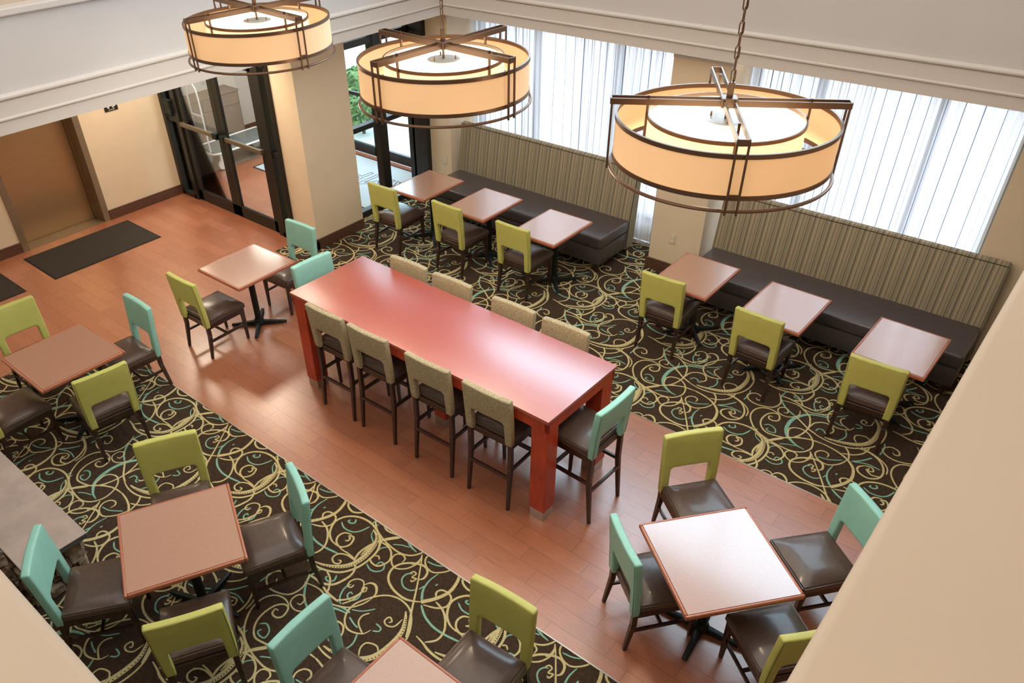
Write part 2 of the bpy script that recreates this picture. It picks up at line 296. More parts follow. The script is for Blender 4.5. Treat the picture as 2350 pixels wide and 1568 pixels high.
# tiled floor runs round the two carpet fields
CU = (-7.86, 1.6, 5.207, 8.34); CL = (-7.845, 1.6, -1.2, 2.738)
bm = NB()
for a in ((-12.2, -7.86, -3, 8.34), (-7.86, 1.6, 2.738, 5.207), (-7.86, 1.6, -3, -1.2)): box(bm, *a, -.06, 0)
struct('floor', bm, 'plank')
STR = "c14,0:545,794 645,753 753,735 861,747 959,790 1056,882 1103,985 1112,1096 1090,1198 1024,1300 946,1364 860,1383 787,1374 724,1340 673,1283 631,1209 608,1143 615,1068 654,1006 710,972 771,975 837,1012 856,1066;c44,2:696,771 770,778 856,802 959,852 1028,940 1048,1074 1032,1198 982,1283 937,1333;c14,0:128,1141 183,1050 200,981 177,905 116,865 28,844 -49,866 -92,916 -80,968 -39,1001 17,986 41,937 12,914 -14,936;c15,0:174,1043 268,1068 350,1068 421,1026 481,978 515,910 539,805 519,667 451,561 332,518 259,520 194,576 161,659 168,761 210,818 262,819 288,752 261,713 211,715 197,754 227,759;t16,0:169,1157 163,1101 201,1032 284,949 384,900;c16,0:384,900 459,850 545,794 623,765;c12,0:387,999 403,940 373,876 327,842 270,842 227,872 222,928 254,958 297,944 306,894 277,888;t34,2:629,1056 544,1036 469,997 409,913 378,809 387,684 428,595 482,548 548,512 619,499;t10,0:425,440 482,477 547,500;c14,0:533,641 456,580 426,623 412,688 442,735 512,753 584,719 642,646 662,545 618,455 533,413 424,413 318,432 215,470 129,540 62,644 51,748 90,823 164,854 238,840 274,805;c15,0:309,205 300,313 319,403 378,494 481,592 601,658 732,674;c32,1:732,674 831,658 922,624 994,569 1043,498 1065,380 1027,270 965,181;c18,0:965,181 869,130 752,129 658,162 605,216 589,286 615,350 676,405 758,436 815,412 835,352 814,315;c13,0:670,508 700,446 694,385 665,327 605,285 551,299 514,340 516,388 558,411 599,394 604,355;c20,1:670,508 731,429 855,252 968,79 1053,-42 1090,-99;t12,0:862,238 829,204 772,199 721,233 705,275 718,313 747,329;c12,0:721,322 736,349 763,342 762,300 794,312 788,273 768,277;t20,1:890,447 882,355 906,266 955,200;t10,0:876,253 887,302;t11,0:747,484 834,504 927,569;c13,0:956,601 944,550 915,492 854,436 787,438 734,473 713,521 733,570 777,586 811,564 811,521;t14,0:992,602 1060,671 1114,757;t12,0:1004,608 1114,651 1218,641;c15,0:877,760 931,703 966,610;c17,0:965,809 1067,811 1158,771 1221,696 1248,608 1235,530 1173,481 1103,492 1064,529 1063,576 1100,619;c13,0:1100,619 1153,628 1177,585 1136,573 1140,610;c14,0:1117,584 1175,536 1238,553;c12,0:994,840 1131,798 1216,747 1261,687 1273,615;c14,0:892,654 976,695 1036,769 1055,867;t14,0:1138,1013 1154,938 1150,835;t12,0:529,1080 474,1125 444,1199 457,1252;t12,0:567,1256 588,1191 558,1148 511,1163 505,1198 532,1196;c12,0:553,1286 508,1326 458,1314 432,1268 446,1226 477,1231 476,1262;c20,2:535,1305 560,1350 610,1356 659,1309 667,1246;c12,0:667,1246 648,1175 593,1096 478,1040 403,1045;c10,0:535,1305 564,1254 586,1275 567,1302 555,1280;c12,0:534,1087 568,1160 567,1248;t12,0:211,602 249,635 312,609 331,555 286,542 252,557 261,586;c14,0:544,825 555,908 613,964 682,966 728,910 721,859 687,850;t12,0:604,808 615,854 655,859 688,825 714,835;t12,0:805,986 837,921 835,860 806,804;t10,0:626,1100 697,1140 755,1212;t12,0:661,1046 721,1028 771,1021;c12,0:966,1269 963,1193 916,1164 876,1182 883,1227 921,1210 908,1189;t12,0:846,1127 898,1122 907,1095 870,1069;c12,0:942,871 907,917 904,967 936,993 985,1002 1028,972;c12,0:839,1006 749,1050 724,1108 749,1160;t12,0:951,377 948,354;c18,0:1331,155 1262,165 1192,208 1140,292 1140,362 1184,431 1271,478 1379,486 1490,452 1564,400 1618,314 1631,208 1615,102 1563,6 1483,-48 1379,-81 1280,-79 1211,-61 1135,-48;c44,2:1319,-62 1416,-30 1509,30 1564,106 1581,204 1567,305 1545,373 1506,420 1434,451;c18,0:1547,139 1523,215 1529,306 1554,381 1601,452 1665,527;c16,0:1343,231 1362,241 1361,268 1334,285 1378,293 1406,227 1375,168 1327,163 1286,196 1269,237 1285,284 1339,306;c22,1:1314,175 1382,153 1464,156 1541,145 1606,94 1633,34 1625,-42 1596,-115 1523,-165;t13,0:1177,347 1241,316 1318,326 1365,372 1391,456;t14,0:1246,439 1267,409 1246,384 1213,386 1219,408;t12,1:1441,445 1467,399 1539,352;t9,0:1379,521 1388,482;t9,0:1428,517 1428,485;t17,0:983,164 1069,109 1172,81 1276,84 1404,107;c16,0:1046,250 1132,228 1205,174 1260,98 1266,16 1214,-48;c14,0:1547,139 1479,142 1425,122 1398,87 1405,45 1447,26 1481,42 1475,70 1451,65;c15,0:1553,391 1633,402 1707,376 1754,318 1754,265 1726,213 1669,207 1629,227;t10,0:1657,397 1623,358 1620,316;t12,0:1645,177 1705,155 1758,172 1781,216 1754,256 1716,254 1710,215;c12,0:1641,269 1662,286 1690,266;t12,0:1408,-139 1412,-93 1427,-73;t13,0:1549,-40 1572,-85 1546,-119 1504,-111 1507,-89;c15,0:1463,-63 1531,-90 1585,-144 1615,-188;c17,0:1396,-169 1476,-164 1556,-178 1620,-193 1743,-198;c15,0:994,173 1088,213 1134,270 1114,341 1063,364 1010,353 995,314 1029,272;c15,0:1713,-203 1780,-134 1810,-47 1795,18;t15,0:1756,-225 1819,-210 1878,-208;c14,0:676,388 694,427 691,476"
def catmull(p, n=5):
    out = []
    for i in range(len(p)-1):
        a, b, c, d = p[max(i-1, 0)], p[i], p[i+1], p[min(i+2, len(p)-1)]
        for k in range(n):
            t = k/n
            out.append(tuple(.5*((2*b[j])+(-a[j]+c[j])*t+(2*a[j]-5*b[j]+4*c[j]-d[j])*t*t+(-a[j]+3*b[j]-3*c[j]+d[j])*t**3) for j in (0, 1)))
    out.append(p[-1]); return out
STROKES = []
for s in STR.split(';'):
    h, q = s.split(':'); w, t = h[1:].split(',')
    pts = [tuple(int(v)/1000 for v in c.split(',')) for c in q.split()]
    STROKES.append((h[0], int(w)/1000, int(t), catmull([(a-3, b+5.2) for a, b in pts])))
def carpet(name, rect, ox, oy, label):
    x0, x1, y0, y1 = rect; bm = NB(); box(bm, x0, x1, y0, y1, -.06, 0)
    PX, PY = 1.241, 1.281
    for si, (c, w, t, pts) in enumerate(STROKES):
        n = len(pts); z = .0006+(.0004 if c == 'c' else 0)+si*4e-6
        L, Rr, dots = [], [], []
        for i, p in enumerate(pts):
            a, b = pts[max(i-1, 0)], pts[min(i+1, n-1)]; dx, dy = b[0]-a[0], b[1]-a[1]; l = math.hypot(dx, dy) or 1
            k = i/(n-1); f = 1
            if t == 2: f = .22+.78*sin(pi*k)
            if t == 1: f = .4+.6*k
            if t == 0: f = min(1, .45+6*k, .45+6*(1-k))
            nx, ny = -dy/l*w/2*f, dx/l*w/2*f; L.append((p[0]+nx, p[1]+ny)); Rr.append((p[0]-nx, p[1]-ny))
            if w > .04 and .12 < k < .9:
                for sg in (.25, .75): dots.append((p[0]-nx*.45, p[1]-ny*.45, dx/l, dy/l))
        # rounded blob at the start of a curl
        for ii in range(-9, 10):
            for jj in range(-8, 8):
                sx, sy = ox+ii*PX, oy+jj*PY
                if not any(x0 < p[0]+sx < x1 and y0 < p[1]+sy < y1 for p in pts): continue
                prev = None
                cl = lambda q: (min(max(q[0]+sx, x0), x1), min(max(q[1]+sy, y0), y1), z)
                for i in range(n):
                    ins = x0-.02 < pts[i][0]+sx < x1+.02 and y0-.02 < pts[i][1]+sy < y1+.02
                    if not ins: prev = None; continue
                    cur = (bm.verts.new(cl(L[i])), bm.verts.new(cl(Rr[i])))
                    if prev:
                        f = bm.faces.new((prev[1], cur[1], cur[0], prev[0])); f.material_index = 1 if c == 'c' else 2
                    prev = cur
                for (u, v, ddx, ddy) in dots[::2]:
                    u += sx; v += sy
                    if not (x0+.02 < u < x1-.02 and y0+.02 < v < y1-.02): continue
                    hh = .0035; ll = .006; zz = z+.0003
                    q = [bm.verts.new((u+ddx*a*hh-ddy*b_*ll, v+ddy*a*hh+ddx*b_*ll, zz)) for a, b_ in ((-1, -1), (1, -1), (1, 1), (-1, 1))]
                    f = bm.faces.new(q); f.material_index = 0
    bm.normal_update()
    for f in bm.faces:
        if f.normal.z < 0 and f.calc_center_median().z > 0: f.normal_flip()
    o = obj(name, bm, ['carpet_base', 'carpet_cream', 'carpet_teal']); o['kind'] = 'structure'; return o
carpet('floor_carpet_window', CU, 0, 0, 'brown carpet field with cream and teal scrolls under the window benches')
carpet('floor_carpet_front', CL, -1.831, -2.993, 'brown scroll carpet field in the foreground under the four-seat tables')
struct('trim_1', box(NB(), -7.86, 1.6, 5.201, 5.212, -.01, .0035, .001, 1), 'chrome')
struct('trim_2', box(NB(), -7.86, 1.6, 2.733, 2.744, -.01, .0035, .001, 1), 'chrome')
# outer walls
XW = -10.48
bm = NB(); box(bm, XW-.15, XW, -3, 3.15, 0, HC+.3); box(bm, XW-.15, XW, 4.385, 5.56, 0, HC+.3); box(bm, XW-.15, XW, 3.15, 4.385, 2.2, HC+.3)
struct('wall_lift', bm, 'wall_cream')
# lift opening: casing, jambs and door
bm = NB()
for y0, y1 in ((3.15, 3.235), (4.30, 4.385)): box(bm, XW-.25, XW+.012, y0, y1, 0, 2.2, .003, 1)
box(bm, XW-.25, XW+.012, 3.15, 4.385, 2.13, 2.215, .003, 1); box(bm, XW-.25, XW+.01, 3.23, 4.30, -.02, .004)
struct('trim_3', bm, 'lift_frame')
d1 = struct('door_1', box(NB(), XW-.27, XW-.225, 3.22, 4.31, .006, 2.14, .002, 1), 'lift_metal')
obj('door_seam', box(NB(), XW-.224, XW-.2235, 4.265, 4.272, .006, 2.13), 'black_frame', d1)
slab('wall_lift_shaft', XW-.5, XW-.3, 2.9, 4.7, -.02, 2.5, 'black_frame')
# entrance partition wall plane y = 5.6
YD = 5.6
def baseboard(name, pts, h=.135):
    bm = NB()
    for (x0, x1, y0, y1) in pts:
        box(bm, x0, x1, y0, y1, 0, h-.03, .002, 1); dx = .006
        xs = (x0+dx if x1-x0 > .05 else x0, x1-dx if x1-x0 > .05 else x1)
        box(bm, x0+.004, x1-.004, y0+.004, y1-.004, h-.03, h, .006, 2)
    return struct(name, bm, 'base_wood')
baseboard('baseboard_lift_right', [(XW-.01, XW+.022, 4.385, 5.56)])
baseboard('baseboard_lift_left', [(XW-.01, XW+.022, -1, 3.15)])
# piers
PC = (-7.90, -7.45, 5.60, 6.40)
slab('wall_entrance_pier', *PC, 0, HC+.3, 'wall_cream')
baseboard('baseboard_entrance_pier', [(PC[0], PC[1]+.024, PC[2]-.024, PC[2]+.01), (PC[1]-.01, PC[1]+.024, PC[2]-.024, PC[3])])
bm = NB(); box(bm, -7.66, -7.055, 7.78, 8.36, 0, HC+.3); struct('wall_window_pier_left', bm, 'wall_cream')
baseboard('baseboard_pier_left', [(-7.42, -7.03, 7.756, 7.79)])
bm = NB(); box(bm, -3.90, -3.27, 7.78, 8.36, 0, HC+.3); struct('wall_window_pier_middle', bm, 'wall_cream')
baseboard('baseboard_pier_middle', [(-3.925, -3.245, 7.756, 7.79)])
struct('trim_4', box(NB(), -3.905, -3.265, 7.772, 7.80, 2.43, 2.50, .004, 2), 'moulding')
bm = NB(); box(bm, -.66, 1.6, 8.06, 8.36, 0, HC+.3); struct('wall_window_right', bm, 'wall_cream')
baseboard('baseboard_window_right', [(-.34, 1.6, 8.036, 8.07)])
# window wall (above/below glass is full height); head
bm = NB(); box(bm, -12.1, 1.6, 8.30, 8.5, 2.46, 3.0); box(bm, -7.06, -3.9, 8.36, 8.5, 0, .25); box(bm, -3.27, -.66, 8.36, 8.5, 0, .25); box(bm, -12.1, -10.0, 8.30, 8.5, 0, 2.5); box(bm, -8.16, -7.66, 8.30, 8.5, 0, 2.5)
struct('wall_window', bm, 'wall_cream')
slab('wall_vestibule_left', -12.15, -11.9, 5.4, 8.36, 0, HC+.3, 'wall_upper')
slab('wall_vestibule_back', -12.1, XW, 5.56, 5.66, 0, HC+.3, 'wall_upper')
baseboard('baseboard_vestibule', [(-11.905, -11.88, 5.66, 8.3)])
# windows: aluminium frames with panes
def window(name, x0, x1, mull):
    bm = NB()
    for x in [x0+.03, x1-.03]+mull: box(bm, x-.035, x+.035, 8.38, 8.47, .25, 2.46)
    box(bm, x0, x1, 8.38, 8.47, .25, .32); box(bm, x0, x1, 8.38, 8.47, 2.38, 2.46)
    w = struct(name, bm, 'frame_light'); obj('pane', box(NB(), x0+.02, x1-.02, 8.42, 8.426, .28, 2.42), 'dimming_glass', w)
window('window_1', -7.055, -3.90, [-6.1, -4.9]); window('window_2', -3.27, -.66, [-2.55, -1.42])
# left upper wall x=-7, right upper wall y=7.65 with cornices
AX, AY = -7.0, 7.65
slab('wall_left_upper', AX-.25, AX, -.6, AY+.25, HC, 3.36, 'wall_upper')
slab('wall_left_gallery', AX-.4, AX-.12, -3.2, AY+.25, 3.36, 6.6, 'wall_gallery')
struct('trim_5', box(NB(), AX-.2, AX+.035, -.6, AY, 3.34, 3.395, .01, 2), 'moulding')
ZT = 6.6
bm = NB(); box(bm, AX-.25, 1.6, AY, AY+.25, HC, 3.45); box(bm, AX-.25, 1.6, AY, AY+.25, 6.15, ZT)
for a, c in ((AX-.25, -6.1), (-.35, 1.6)): box(bm, a, c, AY, AY+.25, 3.45, 6.15)
struct('wall_right_upper', bm, 'wall_upper')
for i, (a, c) in enumerate(((-6.1, -.35),)):
    bm = NB()
    for x in (a+.03, a+1.9, a+3.8, c-.03): box(bm, x-.025, x+.025, AY+.14, AY+.2, 3.45, 6.15)
    for z in (3.48, 6.12): box(bm, a, c, AY+.14, AY+.2, z-.03, z+.03)
    w_ = struct('window_%d' % (i+5), bm, 'frame_light'); obj('pane', box(NB(), a+.01, c-.01, AY+.165, AY+.171, 3.46, 6.14), 'glass', w_)
def cornice_profile():  # (out, z) from the wall face
    return [(-.02, 2.50), (.012, 2.50), (.012, 2.597), (.004, 2.600), (.004, 2.606), (.03, 2.612), (.03, 2.622), (.018, 2.63), (.018, 2.748), (.003, 2.752), (.003, 2.76), (.036, 2.768), (.036, 2.782), (.0, 2.80), (-.02, 2.80)]
def sweep_cornice():
    bm = NB(); pr = cornice_profile(); rows = []
    for o, z in pr: rows.append([bm.verts.new(p) for p in ((AX+o, -.6, z), (AX+o, AY-o, z), (1.6, AY-o, z))])
    for i in range(len(rows)-1):
        for k in (0, 1): bm.faces.new((rows[i][k], rows[i][k+1], rows[i+1][k+1], rows[i+1][k]))
    bmesh.ops.recalc_face_normals(bm, faces=bm.faces); return bm
struct('trim_6', sweep_cornice(), 'moulding')
# low ceilings and high ceiling
bm = NB(); box(bm, -12.1, AX-.02, -3, 8.5, HC, HC+.2); box(bm, AX-.02, 1.6, AY+.02, 8.5, HC, HC+.2); box(bm, AX, 1.6, -3, -.55, HC, HC+.3); box(bm, .25, 1.6, -.55, AY, HC, HC+.3)
struct('ceiling', bm, 'ceiling_white')
slab('ceiling.001', -8, 3, -3.2, 8.2, 6.6, 6.75, 'ceiling_white')
# gallery parapets (camera looks over their caps)
def parapet(name, x0, x1, y0, y1):
    return struct(name, box(NB(), x0, x1, y0, y1, HC, 4.0, .012, 3), 'wall_gallery', True)
parapet('wall_gallery_left', AX, .25, -.22, .076)
parapet('wall_gallery_right', -.048, .6, .076, AY)
slab('wall_gallery_back', -8, 3, -3.2, -3.05, 0, 6.6, 'wall_gallery')
slab('wall_gallery_side', 1.6, 1.75, -3.2, 8.4, 0, 6.6, 'wall_gallery')
slab('wall_lobby_back', -12.2, -8, -3.2, -3.05, 0, 3, 'wall_cream')

# ---------------- entrance glazing ----------------
def panes_parent(o, lst):
    for a in lst: obj('pane', box(NB(), *a), 'glass', o)
# fixed frame: corner post, posts, head
bm = NB()
for x0, x1 in ((-10.50, -10.40), (-10.155, -10.06), (-8.19, -8.05), (-7.925, -7.895)): box(bm, x0, x1, YD-.05, YD+.07, 0, HC, .003, 1)
box(bm, -10.45, -7.9, YD-.05, YD+.07, 2.18, 2.27); box(bm, -10.45, -10.1, YD-.05, YD+.07, 0, .06); box(bm, -8.1, -7.9, YD-.05, YD+.07, 0, .06)
box(bm, -10.45, -10.1, YD-.03, YD+.05, 1.10, 1.16); box(bm, -8.1, -7.9, YD-.03, YD+.05, 1.08, 1.15)
fr = struct('window_3', bm, 'black_frame')
panes_parent(fr, [(-10.42, -10.14, YD+.005, YD+.011, .05, 2.2), (-8.07, -7.91, YD+.005, YD+.011, .05, 2.2)])
def glass_door(name, x0, x1, flip):
    bm = NB()
    box(bm, x0, x0+.1, YD-.022, YD+.022, .01, 2.17, .002, 1); box(bm, x1-.1, x1, YD-.022, YD+.022, .01, 2.17, .002, 1)
    box(bm, x0, x1, YD-.022, YD+.022, .01, .165, .002, 1); box(bm, x0, x1, YD-.022, YD+.022, 2.08, 2.17, .002, 1)
    d = struct(name, bm, 'black_frame')
    obj('pane', box(NB(), x0+.09, x1-.09, YD-.003, YD+.003, .15, 2.1), 'glass', d)
    b = NB(); box(b, x0+.03, x1-.03, YD-.085, YD-.05, 1.095, 1.15, .006, 2); box(b, x0+.03, x0+.09, YD-.055, YD-.02, 1.10, 1.145); box(b, x1-.09, x1-.03, YD-.055, YD-.02, 1.10, 1.145)
    obj('push_bar', b, 'bar_grey', d)
    k = NB(); xx = x1-.08 if flip else x0+.08
    box(k, xx-.05, xx+.05, YD-.10, YD-.022, 1.085, 1.165, .008, 2); obj('latch_box', k, 'black_iron', d)
glass_door('door_2', -10.055, -9.125, True); glass_door('door_3', -9.12, -8.195, False)
b = NB(); box(b, -10.32, -10.16, YD-.09, YD-.04, 1.22, 1.42, .006, 2); box(b, -10.30, -10.18, YD-.094, YD-.088, 1.30, 1.40)
tag(obj('door_control_box', b, 'black_iron'), 'black door control box on the dark frame beside the lift wall', 'control box')
# side glazing of the vestibule, x = -7.7
XG = -7.72
bm = NB()
for y0, y1 in ((6.40, 6.44), (7.05, 7.19), (7.70, 7.79)): box(bm, XG-.06, XG+.06, y0, y1, 0, HC, .003, 1)
box(bm, XG-.05, XG+.05, 6.4, 7.75, 0, .085); box(bm, XG-.05, XG+.05, 6.4, 7.75, 1.17, 1.235); box(bm, XG-.05, XG+.05, 6.4, 7.75, 2.2, 2.28)
box(bm, -7.70, -7.43, 7.70, 7.777, 0, HC)
g = struct('window_4', bm, 'black_frame')
panes_parent(g, [(XG-.003, XG+.003, 6.42, 7.07, .05, 2.22), (XG-.003, XG+.003, 7.17, 7.72, .05, 2.22)])
# outer doors y = 8.3
def outer_door(name, x0, x1):
    bm = NB(); YO = 8.33
    box(bm, x0, x0+.09, YO, YO+.05, .01, 2.2, .002, 1); box(bm, x1-.09, x1, YO, YO+.05, .01, 2.2, .002, 1); box(bm, x0, x1, YO, YO+.05, .01, .16); box(bm, x0, x1, YO, YO+.05, 2.12, 2.2); box(bm, x0, x1, YO-.03, YO, .93, .98)
    d = struct(name, bm, 'black_frame'); obj('pane', box(NB(), x0+.08, x1-.08, YO+.02, YO+.026, .15, 2.14), 'glass', d)
outer_door('door_4', -10.0, -9.12); outer_door('door_5', -9.10, -8.2)
bm = NB(); box(bm, -10.05, -8.15, 8.31, 8.42, 2.2, 2.3); box(bm, -10.06, -10.0, 8.31, 8.42, 0, 2.3); box(bm, -8.2, -8.14, 8.31, 8.42, 0, 2.3); struct('trim_7', bm, 'frame_light')
# outside ground
slab('ground', -40, 30, 8.5, 60, -.2, -.03, 'concrete')
def shrub(x, y, r, h, label):
    bm = NB(); rnd = random.Random(int(x*100))
    for i in range(520):
        a = rnd.uniform(0, 2*pi); e = math.acos(rnd.uniform(-.3, 1)); q = rnd.uniform(.82, 1.0)
        c = Vector((x+r*q*sin(e)*cos(a), y+r*q*sin(e)*sin(a), h*.5+h*.5*q*cos(e))); s = rnd.uniform(.025, .05)
        n = Vector((rnd.uniform(-1, 1), rnd.uniform(-1, 1), rnd.uniform(.1, 1))).normalized(); u = n.orthogonal().normalized(); v = n.cross(u)
        bm.faces.new([bm.verts.new(c+u*s*1.6), bm.verts.new(c+v*s*.7+n*.01), bm.verts.new(c-u*s*1.6), bm.verts.new(c-v*s*.7+n*.01)])
    t = thing('clipped_shrub', label, 'shrub', (0, 0, 0)); obj('foliage', bm, 'leaf', t)
    c = NB(); lathe(c, [(r*.5, h*.15), (r*.86, h*.4), (r*.8, h*.7), (r*.4, h*.93)], 14, (x, y, 0)); obj('inner_foliage', c, 'leaf', t, True)
    b = NB(); tube(b, [(x, y, -.03), (x, y, h*.5)], .03); obj('stem', b, 'stem', t)
shrub(-10.25, 9.05, .36, .62, 'round green shrub outside the entrance doors, nearer one')
shrub(-11.05, 9.75, .34, .82, 'round green shrub farther out beyond the entrance doors')

# ---------------- curtains ----------------
def curtain(name, x0, x1, label, seed):
    rnd = random.Random(seed); bm = NB(); uvl = bm.loops.layers.uv.new('UVMap')
    n = int((x1-x0)/.007); nz = 14; H0, H1 = .03, 2.455; cols = []; u = 0; ph = 0; prev = None
    us = []
    for i in range(n+1):
        x = x0+(x1-x0)*i/n; ph += (x1-x0)/n*2*pi/.115*(1+.35*sin(i*.021+seed)+.2*sin(i*.053))
        row = []
        for k in range(nz+1):
            t = k/nz; amp = .028+.010*sin(i*.013+2*t); 
            y = 8.205+amp*sin(ph+.5*sin(3*t+i*.004))+.006*sin(ph*2.3+4*t)
            row.append(bm.verts.new((x+.012*sin(ph*2+1.3), y, H0+(H1-H0)*t)))
        if prev: u += (row[0].co-prev[0].co).length
        us.append(u); cols.append(row); prev = row
    for i in range(n):
        for k in range(nz):
            f = bm.faces.new((cols[i][k], cols[i+1][k], cols[i+1][k+1], cols[i][k+1])); f.smooth = True
            for l, (a, b) in zip(f.loops, ((i, k), (i+1, k), (i+1, k+1), (i, k+1))): l[uvl].uv = (us[a], b/nz)
    t = thing(name, label, 'curtain', (0, 0, 0)); me = obj('cloth', bm, 'sheer', t)
    b = NB(); tube(b, [(x0, 8.20, 2.475), (x1, 8.20, 2.475)], .012); obj('rail', b, 'white_metal', t, True)
curtain('sheer_curtain', -7.04, -3.915, 'white sheer pleated curtain left of the middle pier', 1)
curtain('sheer_curtain', -3.255, -.675, 'white sheer pleated curtain right of the middle pier', 5)

# ---------------- benches ----------------
def bench(x0, x1, label):
    t = thing('banquette_bench', label, 'bench', ((x0+x1)/2, 7.6, 0)); h = (x1-x0)/2
    # seat cushion
    s = NB(); box(s, -h, h, -.385, .27, .33, .475, .03, 4); obj('seat_cushion', s, 'bench_leather', t, True)
    b = NB(); box(b, -h+.005, h-.005, -.37, .30, .12, .328, .012, 2); obj('base', b, 'bench_leather', t, True)
    # backrest leaning back
    pr = [(.22, .10), (.245, .48), (.335, 1.08), (.355, 1.105), (.40, 1.11), (.425, 1.09), (.425, .9), (.39, .10)]
    m = bmesh.new(); A = [m.verts.new((-h-.01, y, z)) for y, z in pr]; B = [m.verts.new((h+.01, y, z)) for y, z in pr]; n = len(pr)
    m.faces.new(A[::-1]); m.faces.new(B)
    for i in range(n): m.faces.new((A[i], A[(i+1) % n], B[(i+1) % n], B[i]))
    bmesh.ops.recalc_face_normals(m, faces=m.faces)
    es = [e for e in m.edges if abs(e.verts[0].co.x-e.verts[1].co.x) < 1e-5]; bmesh.ops.bevel(m, geom=es, offset=.012, segments=2, affect='EDGES')
    back = obj('backrest', m, 'bench_stripe', t, True)
    p = NB(); tube(p, [(-h, .338, 1.085), (h, .338, 1.085)], .004, 6); obj('piping', p, 'dark_mat', back, True)
    for sx in (-1, 1):
        for y in (-.32, .35):
            l = NB(); hexa(l, sq(sx*(h-.07), y, 0, .018, .018), sq(sx*(h-.06), y, .125, .032, .032)); obj('leg', l, 'dark_wood', t)
bench(-6.99, -4.245, 'long banquette with striped back at the window left of the middle pier')
bench(-3.15, -.385, 'long banquette with striped back at the window right of the middle pier')

# ---------------- chairs ----------------
def back_bm(w, z0, z1, zo, wi, y0, lean, th=.055):
    # inverted U outline, extruded and leaned
    r = .03; o = []
    hw, hi = w/2, wi/2
    def arc(cx, cz, rr, a0, a1, n=4): return [(cx+rr*cos(R(a0+(a1-a0)*i/n)), cz+rr*sin(R(a0+(a1-a0)*i/n))) for i in range(n+1)]
    o += [(hi, z0), (hw-.012, z0)]+[(hw-.004, z0+.06), (hw-.002, z0+.14), (hw, (z0+z1)/2)]
    o += arc(hw-.014, z1-.014, .014, 0, 90, 3)+arc(-hw+.014, z1-.014, .014, 90, 180, 3)
    o += [(-hw, (z0+z1)/2), (-hw+.002, z0+.14), (-hw+.004, z0+.06), (-hw+.012, z0), (-hi, z0)]
    o += arc(-hi+r, zo-r, r, 180, 90)+arc(hi-r, zo-r, r, 90, 0)
    t = prism_y(None, o, -th/2, th/2, .013, 3)
    # cut the panel so that it can curve
    for xx in [(-hw+w*i/8) for i in range(1, 8)]:
        bmesh.ops.bisect_plane(t, geom=list(t.verts)+list(t.edges)+list(t.faces), plane_co=(xx, 0, 0), plane_no=(1, 0, 0))
    for i in range(1, 6):
        zz = z0+(z1-z0)*i/6; bmesh.ops.bisect_plane(t, geom=list(t.verts)+list(t.edges)+list(t.faces), plane_co=(0, 0, zz), plane_no=(0, 0, 1))
    for v in t.verts: v.co.y = bend(v.co.x, v.co.z, v.co.y, hw, z0, z1, y0, lean)
    bm = NB(); merge(bm, t); return bm, o
def bend(x, z, y, hw, z0, z1, y0, lean):
    k = max(0, (z-z0)/(z1-z0)); return y+y0-lean*(k**1.3)-.012*(1-(x/hw)**2)*k
def seat_bm(w, d0, d1, z0, z1):
    t = bmesh.new(); nx, ny = 8, 8; bmesh.ops.create_grid(t, x_segments=nx, y_segments=ny, size=.5)
    r = bmesh.ops.extrude_face_region(t, geom=list(t.faces)); vs = [v for v in r['geom'] if isinstance(v, bmesh.types.BMVert)]
    for v in t.verts: v.co.z = z0
    for v in vs: v.co.z = z1
    bmesh.ops.recalc_face_normals(t, faces=t.faces)
    for v in t.verts:
        x, y = v.co.x*2, v.co.y*2; taper = 1-.045*(1-(y+1)/2)
        topv = v.co.z > (z0+z1)/2
        fx = 1-abs(x)**6; fy = 1-abs(y)**6
        if topv: v.co.z = z1-.028+.028*min(fx, 1)*min(fy, 1)+.008*(1-x*x)*(1-y*y)
        v.co.x = x*w/2*taper; v.co.y = d0+(y+1)/2*(d1-d0)
        if topv and (abs(x) > .99 or abs(y) > .99):
            v.co.x *= .985; v.co.y = d0+(v.co.y-d0)*.97+.007
    bev = [e for e in t.edges if len(e.link_faces) == 2 and e.calc_face_angle(0) > .9]
    bmesh.ops.bevel(t, geom=bev, offset=.010, segments=3, affect='EDGES'); bm = NB(); merge(bm, t); return bm
